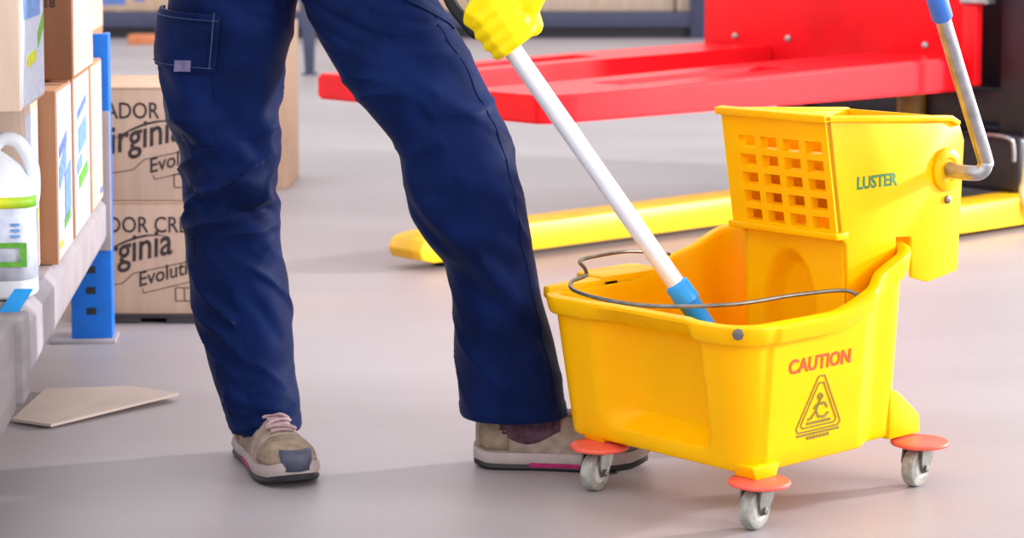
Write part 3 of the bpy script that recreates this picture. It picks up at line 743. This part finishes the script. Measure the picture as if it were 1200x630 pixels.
    overlay('tongue', 0.40, 0.70, 0.40, 0.60, 0.0045, 'lace')
    # toe bumper
    Vv, Ff = [], []; n = 16
    for i in range(n + 1):
        a = -0.5 + i / n; yy = a * 0.050; xx = Ls + 0.0075 - 0.9 * abs(a) ** 2.2 * 0.06
        for (dx, z) in ((0, 0.018), (0.001, 0.034), (-0.003, 0.050), (-0.016, 0.050), (-0.016, 0.018)): Vv.append(mt @ Vector((xx + dx, yy, z + 0.012)))
    for i in range(n):
        for k in range(5): Ff.append((i * 5 + k, i * 5 + (k + 1) % 5, (i + 1) * 5 + (k + 1) % 5, (i + 1) * 5 + k))
    Ff.append(tuple(range(5))); Ff.append(tuple(n * 5 + k for k in range(5)))
    mesh('toe_bumper', Vv, Ff, 'toe', s, True)
    # laces
    for i in range(5):
        t = 0.44 + 0.055 * i; cur = usec(t * Ls, 41); cur2 = usec((t + 0.03) * Ls, 41)
        pts = [mt @ (Vector(cur[k]).lerp(Vector(cur2[k]), (k - 14) / 12 if i % 2 else 1 - (k - 14) / 12) + Vector((0, 0, 0.0075))) for k in range(14, 27)]
        tube('lace', pts, 0.0032, 'lace', s, 8, True)
    return s
shoe((-0.450, 3.745, 0), R(-90 + 22)); shoe((-0.062, 3.640, 0), R(-3))

# ------------------------------------------------------------------ pallet stacker
ST = (1.305, 6.346, 0.0)
st = thing('pallet_stacker', 'red and yellow straddle pallet stacker with black mast and raised forks', 'stacker', ST, R(42))
def outrigger(u0, u1, v0, v1):
    o = extrude('outrigger_leg', [(u0, 0.030), (u0 - 0.012, 0.055), (u0 + 0.005, 0.082), (u0 + 0.05, 0.092), (u1, 0.105), (u1, 0.020), (u0 + 0.04, 0.020)], 1, v0, v1, 'yellow_leg', st, 0.004)
    lathe('load_wheel', [(0.001, -0.03), (0.030, -0.03), (0.034, -0.026), (0.034, 0.026), (0.030, 0.03), (0.001, 0.03)], 'black', o, 24, loc=(u0 + 0.12, (v0 + v1) / 2, 0.034), rot=Matrix.Rotation(pi / 2, 4, 'X'))
outrigger(-0.78, 0.62, -0.045, 0.075); outrigger(-1.585, 0.62, 0.535, 0.665)
def fork(u0, u1, v0, v1, zb, slot):
    # plan outline with rounded tip and a long slot; underside tapers up at the tip
    bm = bmesh.new()
    def zt(u): return zb + 0.072 + 0.030 * sst(u0, u1, u)
    def zbo(u): return zb + 0.0 * u
    us = [u0, u0 + 0.03, u0 + 0.12, slot[0], slot[1], u1]
    vm0, vm1 = v0 + (v1 - v0) * 0.36, v0 + (v1 - v0) * 0.66
    cut = [(0.035, 0.035), (0.008, 0.008)] + [(0, 0)] * 4
    idx = {}
    def vt(i, j, top_):
        k = (i, j, top_)
        if k not in idx:
            vv = [v0 + cut[i][0], vm0, vm1, v1 - cut[i][1]][j]; u = us[i]
            idx[k] = bm.verts.new((u, vv, zt(u) if top_ else zbo(u)))
        return idx[k]
    for i in range(5):
        for j in range(3):
            if i == 3 and j == 1: continue
            bm.faces.new((vt(i, j, 1), vt(i + 1, j, 1), vt(i + 1, j + 1, 1), vt(i, j + 1, 1)))
            bm.faces.new((vt(i, j, 0), vt(i, j + 1, 0), vt(i + 1, j + 1, 0), vt(i + 1, j, 0)))
    for i in range(5):
        for j in (0, 3): bm.faces.new((vt(i, j, 0), vt(i + 1, j, 0), vt(i + 1, j, 1), vt(i, j, 1)))
    for j in range(3):
        for i in (0, 5): bm.faces.new((vt(i, j, 0), vt(i, j + 1, 0), vt(i, j + 1, 1), vt(i, j, 1)))
    for j in (1, 2): bm.faces.new((vt(3, j, 0), vt(4, j, 0), vt(4, j, 1), vt(3, j, 1)))
    for i in (3, 4): bm.faces.new((vt(i, 1, 0), vt(i, 2, 0), vt(i, 2, 1), vt(i, 1, 1)))
    bmesh.ops.recalc_face_normals(bm, faces=bm.faces)
    bmesh.ops.bevel(bm, geom=[e for e in bm.edges if len(e.link_faces) == 2 and e.calc_face_angle(0) > 0.5], offset=0.008, segments=2, affect='EDGES')
    me = bpy.data.meshes.new('fork'); bm.to_mesh(me); bm.free()
    o = link('fork', me, 'red', st, True); edge_split(o, 40)
fork(-1.484, 0.255, 0.18, 0.52, 0.40, (-1.10, -0.45)); fork(-1.40, 0.255, 0.96, 1.26, 0.40, (-1.05, -0.45))
cp_ = box('carriage_plate', (0.25, 0.20, 0.40), (0.28, 1.265, 1.05), 'red', st, 0.006)
for v in (0.34, 0.89, 1.12):
    lathe('bolt', [(0.012, 0), (0.012, 0.006), (0.007, 0.009), (0.001, 0.009)], 'steel', cp_, 8, loc=(0.25, v, 0.528), rot=Matrix.Rotation(-pi / 2, 4, 'Y'))
sb = box('side_tab', (0.235, 0.145, 0.415), (0.27, 0.197, 0.66), 'red', st, 0.006)
box('latch', (0.222, 0.10, 0.66), (0.27, 0.197, 0.675), 'steel', st, 0.003)
def channel(v0, v1, u0, u1, z0, z1):
    extrude('mast_rail', [(u0, v0), (u1, v0), (u1, v1), (u1 - 0.02, v1), (u1 - 0.02, v0 + 0.02), (u0 + 0.02, v0 + 0.02), (u0 + 0.02, v1), (u0, v1)], 2, z0, z1, 'black', st, 0.002)
channel(-0.02, 0.10, 0.30, 0.42, 0.04, 1.9); channel(0.98, 0.86, 0.30, 0.42, 0.04, 1.9)
box('mast_crossbar', (0.32, 0.0, 0.30), (0.40, 0.96, 0.40), 'black', st, 0.004)
box('base_cover', (0.26, 0.00, 0.10), (0.58, 0.86, 0.275), 'black', st, 0.02, 3)
lathe('lift_cylinder', [(0.001, 0), (0.045, 0), (0.045, 0.9), (0.03, 0.91), (0.03, 1.5), (0.001, 1.5)], 'olive', st, 24, loc=(0.30, 0.43, 0.275))
box('power_unit', (0.62, 0.02, 0.09), (1.30, 0.90, 1.15), 'black', st, 0.03, 3)
tube('guard_wire', smooth_path([(0.235, 0.12, 0.255), (0.225, 0.115, 0.272), (0.225, 0.06, 0.274), (0.225, 0.012, 0.268), (0.235, 0.004, 0.250), (0.24, 0.004, 0.20)], 6), 0.006, 'steel', st, 10)
tube('hydraulic_hose', smooth_path([(0.25, -0.055, 1.2), (0.235, -0.055, 0.5), (0.225, -0.05, 0.18), (0.215, -0.045, 0.12), (0.225, -0.06, 0.065), (0.26, -0.075, 0.045)], 6), 0.010, 'hose', st, 10)

# ------------------------------------------------------------------ shelf on the left
SH = math.atan(0.102)
def fx(y): return -0.102 * y - 0.392     # front plane of the shelf, x at depth y
# local frame: x = out of the shelf front, y = along the shelf away from the camera
rack = thing('storage_rack', 'low storage rack with pale front beam and blue upright post', 'rack', (fx(4.73), 4.73, 0), SH)
extrude('beam', [(-0.045, 0.215), (0.0, 0.222), (0.004, 0.235), (0.004, 0.300), (-0.012, 0.318), (-0.045, 0.318)], 1, -1.42, -0.02, 'beam', rack, 0.003)
for k in range(6):
    box('deck_board', (-1.0, -2.35 + k * 0.39, 0.298), (-0.046, -2.35 + k * 0.39 + 0.375, 0.316), 'grey_wood', rack, 0.002)
box('near_beam', (-0.06, -2.6, 0.18), (-0.012, -1.50, 0.318), 'grey_wood', rack, 0.004)
box('beam_end_block', (-0.09, -1.50, 0.19), (0.000, -1.425, 0.318), 'grey_wood', rack, 0.004)
post = extrude('upright_post', [(-0.075, 0.0), (0.012, 0.0), (0.012, 0.07), (-0.002, 0.07), (-0.002, 0.014), (-0.061, 0.014), (-0.061, 0.07), (-0.075, 0.07)], 2, 0.008, 0.665, 'blue_paint', rack, 0.002)
for k in range(5): box('slot', (-0.042, -0.0015, 0.06 + k * 0.045), (-0.022, 0.001, 0.075 + k * 0.045), 'black', post, 0)
box('foot_plate', (-0.12, -0.02, 0.0), (0.02, 0.09, 0.008), 'beam', rack, 0.001)
box('beam_connector', (-0.07, -0.012, 0.20), (0.014, -0.001, 0.50), 'beam', rack, 0.002)
box('back_post', (-1.02, 0.0, 0.0), (-0.94, 0.07, 0.665), 'blue_paint', rack, 0.003)

def carton(label, y0, y1, z0, z1, depth, setback, body, face=None, group='cartons on the rack', art=(), name='carton'):
    """carton on the rack; near end at depth y0, label face towards the aisle"""
    yc = y0
    t = thing(name, label, 'box', (fx(y0) - setback, y0, z0), SH, group)
    L, H = (y1 - y0) / cos(SH), z1 - z0
    b = box('body', (-depth, 0, 0.0005), (0, L, H - 0.001), body, t, 0.003)
    box('tape', (-depth / 2 - 0.025, -0.0006, H * 0.72), (-depth / 2 + 0.025, 0.0, H - 0.004), 'tape', t, 0)
    box('lid_seam', (-depth + 0.004, L * 0.49, H - 0.0012), (-0.004, L * 0.51, H - 0.0002), 'ink', t, 0)
    if face:
        lab = box('label_sheet', (0.0, L * 0.03, H * 0.02), (0.0010, L * 0.97, H * 0.98), face, t, 0)
    for (m, a0, a1, b0, b1, sk) in art:
        pts = [(L * a0, H * b0), (L * a1, H * (b0 + sk)), (L * a1, H * (b1 + sk)), (L * a0, H * b1)]
        extrude('print', pts, 0, 0.0010, 0.0022, m, t, 0)
    return t
artA = [('sky_print', 0.10, 0.55, 0.42, 0.55, 0.10), ('blue_print', 0.12, 0.60, 0.60, 0.66, 0.06), ('sky_print', 0.45, 0.85, 0.20, 0.48, 0.05), ('green_print', 0.40, 0.80, 0.16, 0.22, 0.03), ('lime_print', 0.08, 0.30, 0.08, 0.12, 0.0)]
artB = [('blue_print', 0.20, 0.75, 0.72, 0.77, 0.07), ('sky_print', 0.25, 0.75, 0.50, 0.66, 0.05), ('green_print', 0.25, 0.80, 0.28, 0.36, 0.05), ('sky_print', 0.15, 0.45, 0.38, 0.46, 0.03)]
artD = [('green_print', 0.12, 0.55, 0.80, 0.95, -0.05), ('lime_print', 0.35, 0.75, 0.86, 0.92, 0.0), ('sky_print', 0.15, 0.80, 0.45, 0.62, 0.0), ('green_print', 0.70, 0.95, 0.28, 0.36, 0.10), ('lime_print', 0.25, 0.60, 0.20, 0.26, 0.02)]
carton('pale lower carton set back behind the white jug', 3.53, 3.745, 0.318, 0.615, 0.42, 0.030, 'kraft_light', 'kraft_light', art=[('lime_print', 0.5, 0.9, 0.28, 0.34, 0.0), ('paper', 0.1, 0.9, 0.55, 0.92, 0.0), ('sky_print', 0.2, 0.6, 0.05, 0.2, 0.0)])
carton('lower carton with a brown end and blue printed label, right of the white jug', 3.755, 4.02, 0.318, 0.618, 0.42, 0.0, 'kraft_mid', 'paper', art=artA)
carton('lower carton with white, blue and green label, second from the blue post', 4.06, 4.385, 0.318, 0.618, 0.42, 0.0, 'kraft_mid', 'paper', art=artB)
carton('narrow lower carton standing right against the blue post', 4.42, 4.685, 0.318, 0.618, 0.40, 0.0, 'kraft_mid', 'kraft_light', art=[('paper', 0.1, 0.7, 0.3, 0.8, 0.0), ('blue_print', 0.7, 0.9, 0.06, 0.1, 0)])
carton('pale upper carton with white and green label at the top left', 3.26, 3.59, 0.622, 0.92, 0.45, 0.0, 'kraft_light', 'paper', art=artD)
te = carton('dark brown upper carton with printed end, above the lower cartons', 3.94, 4.36, 0.622, 0.92, 0.40, -0.012, 'kraft_dark', 'kraft_light', art=[('paper', 0.05, 0.5, 0.3, 0.95, 0.0)])
text('carton_lettering', '5. 18', 0.022, 'ink', te, Matrix.Translation((-0.072, -0.0008, 0.130)) @ Matrix.Rotation(pi / 2, 4, 'X'), 0, 0.0006)
tf = thing('carton', 'brown carton high behind the top of the blue post', 'box', (-1.02, 5.35, 0.618), SH, 'cartons on the rack')
box('body', (-0.35, 0, 0), (0.0, 0.40, 0.34), 'kraft_mid', tf, 0.003); box('label_sheet', (0.0, 0.01, 0.02), (0.001, 0.39, 0.32), 'kraft_light', tf, 0); box('print', (0.001, 0.06, 0.10), (0.002, 0.2, 0.16), 'green_print', tf, 0)
# what that carton stands on
tg = thing('carton', 'carton hidden low behind the blue post, under the high brown one', 'box', (-1.02, 5.35, 0.0), SH, 'cartons on the rack')
box('body', (-0.36, 0, 0), (0.0, 0.41, 0.617), 'kraft', tg, 0.003); box('tape', (-0.2, -0.0006, 0.4), (-0.15, 0, 0.61), 'tape', tg, 0)

# white jug: flattened body with a real handle loop
def jug(x, y, z):
    t = thing('jug', 'white plastic jug with lime stripe and green label at the left edge', 'jug', (x, y, z), SH)
    Wd, Dp = 0.070, 0.052
    prof = [(0.0, 0.90), (0.006, 1.0), (0.15, 1.0), (0.165, 0.985), (0.185, 0.90), (0.205, 0.74), (0.222, 0.50), (0.232, 0.30), (0.238, 0.24), (0.246, 0.24)]
    rings = []; n = 40
    for zz, s in prof:
        ring = []
        for k in range(n):
            a = 2 * pi * k / n; e = 0.55 if s > 0.6 else 0.9
            ring.append(Vector((math.copysign(abs(cos(a)) ** e, cos(a)) * Wd * s - (1 - s) * 0.018, math.copysign(abs(sin(a)) ** e, sin(a)) * Dp * s, zz)))
        rings.append(ring)
    Vv, Ff = ring_skin(rings); b = mesh('body', Vv, Ff, 'jug', t, True); edge_split(b, 50)
    tube('handle', smooth_path([(0.0, 0, 0.225), (0.02, 0, 0.246), (0.045, 0, 0.240), (0.064, 0, 0.205), (0.066, 0, 0.165), (0.062, 0, 0.14)], 6), 0.011, 'jug', t, 14)
    lathe('cap', [(0.018, 0.0), (0.018, 0.022), (0.015, 0.025), (0.001, 0.025)], 'blue_grip', t, 24, loc=(-0.0135, 0, 0.246))
    def band(name, z0, z1, m, g):
        rr = []
        for zz in (z0, z1):
            rr.append([Vector((math.copysign(abs(cos(2 * pi * k / n)) ** 0.55, cos(2 * pi * k / n)) * (Wd + g), math.copysign(abs(sin(2 * pi * k / n)) ** 0.55, sin(2 * pi * k / n)) * (Dp + g), zz)) for k in range(n)])
        Vv, Ff = ring_skin(rr, True, True); return mesh(name, Vv, Ff, m, t, True)
    lb = band('label', 0.030, 0.150, 'paper', 0.0006)
    m = bpy.data.materials.new('jug_stripe'); m.use_nodes = True; nt = m.node_tree; bs = nt.nodes['Principled BSDF']
    tc = nt.nodes.new('ShaderNodeTexCoord'); sx = nt.nodes.new('ShaderNodeSeparateXYZ'); rp = nt.nodes.new('ShaderNodeValToRGB'); mr = nt.nodes.new('ShaderNodeMapRange')
    mr.inputs[1].default_value = -0.03; mr.inputs[2].default_value = 0.075
    nt.links.new(tc.outputs['Object'], sx.inputs[0]); nt.links.new(sx.outputs[0], mr.inputs[0]); nt.links.new(mr.outputs[0], rp.inputs[0]); nt.links.new(rp.outputs[0], bs.inputs['Base Color'])
    rp.color_ramp.elements[0].color = (0.85, 0.85, 0.02, 1); rp.color_ramp.elements[1].color = (0.10, 0.42, 0.02, 1); rp.color_ramp.elements[0].position = 0.35
    band('lime_stripe', 0.143, 0.160, m, 0.0012)
    # green print: two bars with a joined left side
    f = -(Dp + 0.0012)
    for (a, b_, c, d) in ((-0.030, 0.060, 0.082, 0.090), (-0.030, 0.060, 0.052, 0.060), (-0.016, 0.002, 0.060, 0.082), (0.050, 0.060, 0.060, 0.082)):
        box('green_print', (a, f - 0.0006, c), (b_, f + 0.001, d), 'green_print', t, 0)
    for k in range(3): box('small_print', (0.036, f - 0.0004, 0.098 + k * 0.009), (0.050, f + 0.001, 0.102 + k * 0.009), 'sky_print', t, 0)
jug(-0.815, 3.445, 0.3185)
bx = thing('carton', 'pink edged carton cut off by the left frame edge, in front of the jug', 'box', (-0.82, 3.24, 0.3185), SH, 'cartons on the rack')
box('body', (-0.30, 0, 0), (0.044, 0.10, 0.105), 'kraft_light', bx, 0.003); box('tape', (-0.15, -0.0006, 0.05), (-0.1, 0, 0.1), 'tape', bx, 0)
ck = extrude('card_slip', [(-0.03, 0.0), (0.0, 0.0), (0.022, 0.034), (-0.006, 0.034)], 1, 0, 0.006, 'cyan', None, 0)
ck.location = (-0.742, 3.30, 0.318); ck.rotation_euler = (0, 0, SH); tag(ck, 'small turquoise card slip sticking up beside the white jug', 'card')

# ------------------------------------------------------------------ printed cartons on a pallet
pal = thing('pallet', 'dark wooden pallet under the two printed cartons', 'pallet', (-0.62, 5.12, 0))
for k in range(5): box('deck_board', (-0.30, -0.17 + k * 0.088, 0.012), (0.06, -0.17 + k * 0.088 + 0.076, 0.020), 'dark_wood', pal, 0.001)
for k in range(3): box('bottom_board', (-0.30 + k * 0.14, -0.17, 0.0), (-0.22 + k * 0.14, 0.255, 0.012), 'dark_wood', pal, 0.001)
def printed(z0, dx, label):
    t = thing('printed_carton', label, 'box', (-0.91 + 0.0, 4.96, z0), 0, 'printed cartons stacked on the pallet')
    Hh = 0.257
    box('body', (-0.10, 0, 0), (0.335, 0.38, Hh), 'kraft', t, 0.003)
    box('flap_edge', (-0.098, -0.0012, Hh - 0.005), (0.333, 0.0, Hh - 0.0035), 'kraft_mid', t, 0)
    Rm = Matrix.Rotation(pi / 2, 4, 'X')
    text('carton_lettering', 'LIMPIADOR CREMOSO', 0.052, 'ink', t, Matrix.Translation((-0.128 + dx, -0.0006, 0.186)) @ Rm, 0, 0.0003, 0.0003, 0.82)
    text('logo_lettering', 'Virginia', 0.088, 'ink', t, Matrix.Translation((-0.064 + dx, -0.0006, 0.098)) @ Rm @ Matrix.Rotation(R(11), 4, 'Z'), 0.28, 0.0012, 0.0003, 0.80)
    text('logo_caption', 'Evolution', 0.046, 'ink', t, Matrix.Translation((0.066 + dx, -0.0006, 0.062)) @ Rm @ Matrix.Rotation(R(15), 4, 'Z'), 0.3, 0.0006, 0.0003, 0.92)
    # swoosh and outline round the logo
    mt = Matrix.Translation((dx, -0.0004, 0)) @ Rm
    Vv, Ff = [], []; n = 24
    for i in range(n + 1):
        s = i / n; x = -0.02 + 0.155 * s; z = 0.135 + 0.045 * sin(s * pi * 0.62); wd = 0.0055 * sin(pi * min(1, s * 1.02)) + 0.0004
        Vv += [mt @ Vector((x, z - wd / 2, 0)), mt @ Vector((x, z + wd / 2, 0))]
    for i in range(n): Ff.append((2 * i, 2 * i + 2, 2 * i + 3, 2 * i + 1))
    mesh('logo_swoosh', Vv, Ff, 'ink', t)
    strip_path('logo_outline', [[(-0.02, 0.062), (0.03, 0.070), (0.055, 0.093), (0.19, 0.122), (0.205, 0.165)], [(0.075, 0.058), (0.078, 0.048), (0.23, 0.085)]], 0.0018, 'ink', t, mt)
    strip_path('handling_box', [[(0.150, 0.030), (0.215, 0.030), (0.215, 0.060), (0.150, 0.060), (0.150, 0.030)], [(0.170, 0.030), (0.170, 0.060)]], 0.0022, 'ink', t, Matrix.Translation((0, -0.0004, 0)) @ Rm)
    return t
printed(0.020, 0.0, 'lower printed kraft carton of the stack behind the trouser leg')
printed(0.278, 0.028, 'upper printed kraft carton of the stack behind the trouser leg')

# ------------------------------------------------------------------ card on the floor
Vv = [(-0.905, 3.952, 0.005), (-0.823, 3.898, 0.007), (-0.629, 4.132, 0.014), (-0.74, 4.235, 0.006), (-0.90, 4.22, 0.004)]
sheet = mesh('cardboard_sheet', [(v[0] + 0.79, v[1] - 4.05, v[2]) for v in Vv], [(0, 1, 2, 3, 4)], 'card', None, fix=False)
md = sheet.modifiers.new('t', 'SOLIDIFY'); md.thickness = 0.005; md.offset = 0
sheet.location = (-0.79, 4.05, 0.0); tag(sheet, 'flat piece of light cardboard lying on the floor beside the rack', 'cardboard')

# ------------------------------------------------------------------ far things
tc_ = thing('tall_carton', 'tall brown carton standing far behind between the trouser legs', 'box', (-0.93, 7.5, 0))
box('body', (-0.25, 0, 0), (0.168, 0.4, 0.56), 'kraft', tc_, 0.004); box('tape', (-0.05, -0.001, 0.3), (0.0, 0, 0.55), 'tape', tc_, 0)
fpst = thing('floor_post', 'slim dark post on the floor far behind the red fork', 'post', (-1.21, 13.2, 0))
extrude('shaft', [(-0.02, 0.0), (0.03, 0.0), (0.045, 0.55), (-0.06, 0.55)], 1, -0.03, 0.03, 'far_beam', fpst, 0.004); box('foot', (-0.04, -0.05, 0), (0.05, 0.05, 0.012), 'far_beam', fpst, 0.002)
fr = thing('pallet_rack', 'long slate blue pallet rack across the far end of the hall', 'rack', (0, 17.4, 0))
box('beam', (-7, 0.0, 0.085), (7, 0.10, 0.205), 'far_beam', fr, 0.005)
box('beam', (-7, 1.0, 0.085), (7, 1.10, 0.205), 'far_beam', fr, 0.005)
for k in range(6):
    box('upright', (-6.4 + k * 2.6, -0.02, 0), (-6.28 + k * 2.6, 0.09, 3.2), 'far_beam', fr, 0.005)
box('shadow_gap_strip', (-7, 0.10, 0.0), (7, 0.14, 0.085), 'black', fr, 0)  # black strip painted in for the shadow gap under the beam
xs_ = -4.9
for k, (wd, mm, dsc) in enumerate(((1.2, 'kraft_light', 'pale carton on the far rack at its left end'), (1.15, 'kraft', 'printed carton on the far rack above the printed kraft stack'), (1.3, 'kraft_light', 'pale carton on the far rack behind the left trouser leg'),
                                  (1.2, 'kraft', 'kraft carton on the far rack behind the right thigh'), (1.25, 'kraft_light', 'pale carton on the far rack beside the yellow glove'), (1.3, 'kraft_light', 'pale carton on the far rack next to the red carriage'),
                                  (1.2, 'kraft', 'kraft carton on the far rack behind the red carriage'), (1.2, 'kraft_light', 'pale carton on the far rack behind the black mast'))):
    t = thing('carton', dsc, 'box', (xs_ + wd / 2, 17.55, 0.206), 0, 'cartons on the far rack')
    box('body', (-wd / 2, 0, 0), (wd / 2, 0.9, 0.75), mm, t, 0.006); box('tape', (-0.03, -0.002, 0), (0.03, 0, 0.75), 'tape', t, 0)
    if k in (1, 2): box('print', (-0.15, -0.003, 0.05), (0.05, 0, 0.35), 'blue_print', t, 0); box('print', (0.12, -0.003, 0.08), (0.2, 0, 0.3), 'blue_print', t, 0)
    xs_ += wd + 0.02
ob = box('small_carton', (-0.11, -0.1, 0), (0.11, 0.1, 0.07), 'orange', None, 0.004); ob.location = (-2.75, 16.6, 0)
tag(ob, 'small orange carton on the floor before the far rack', 'box')
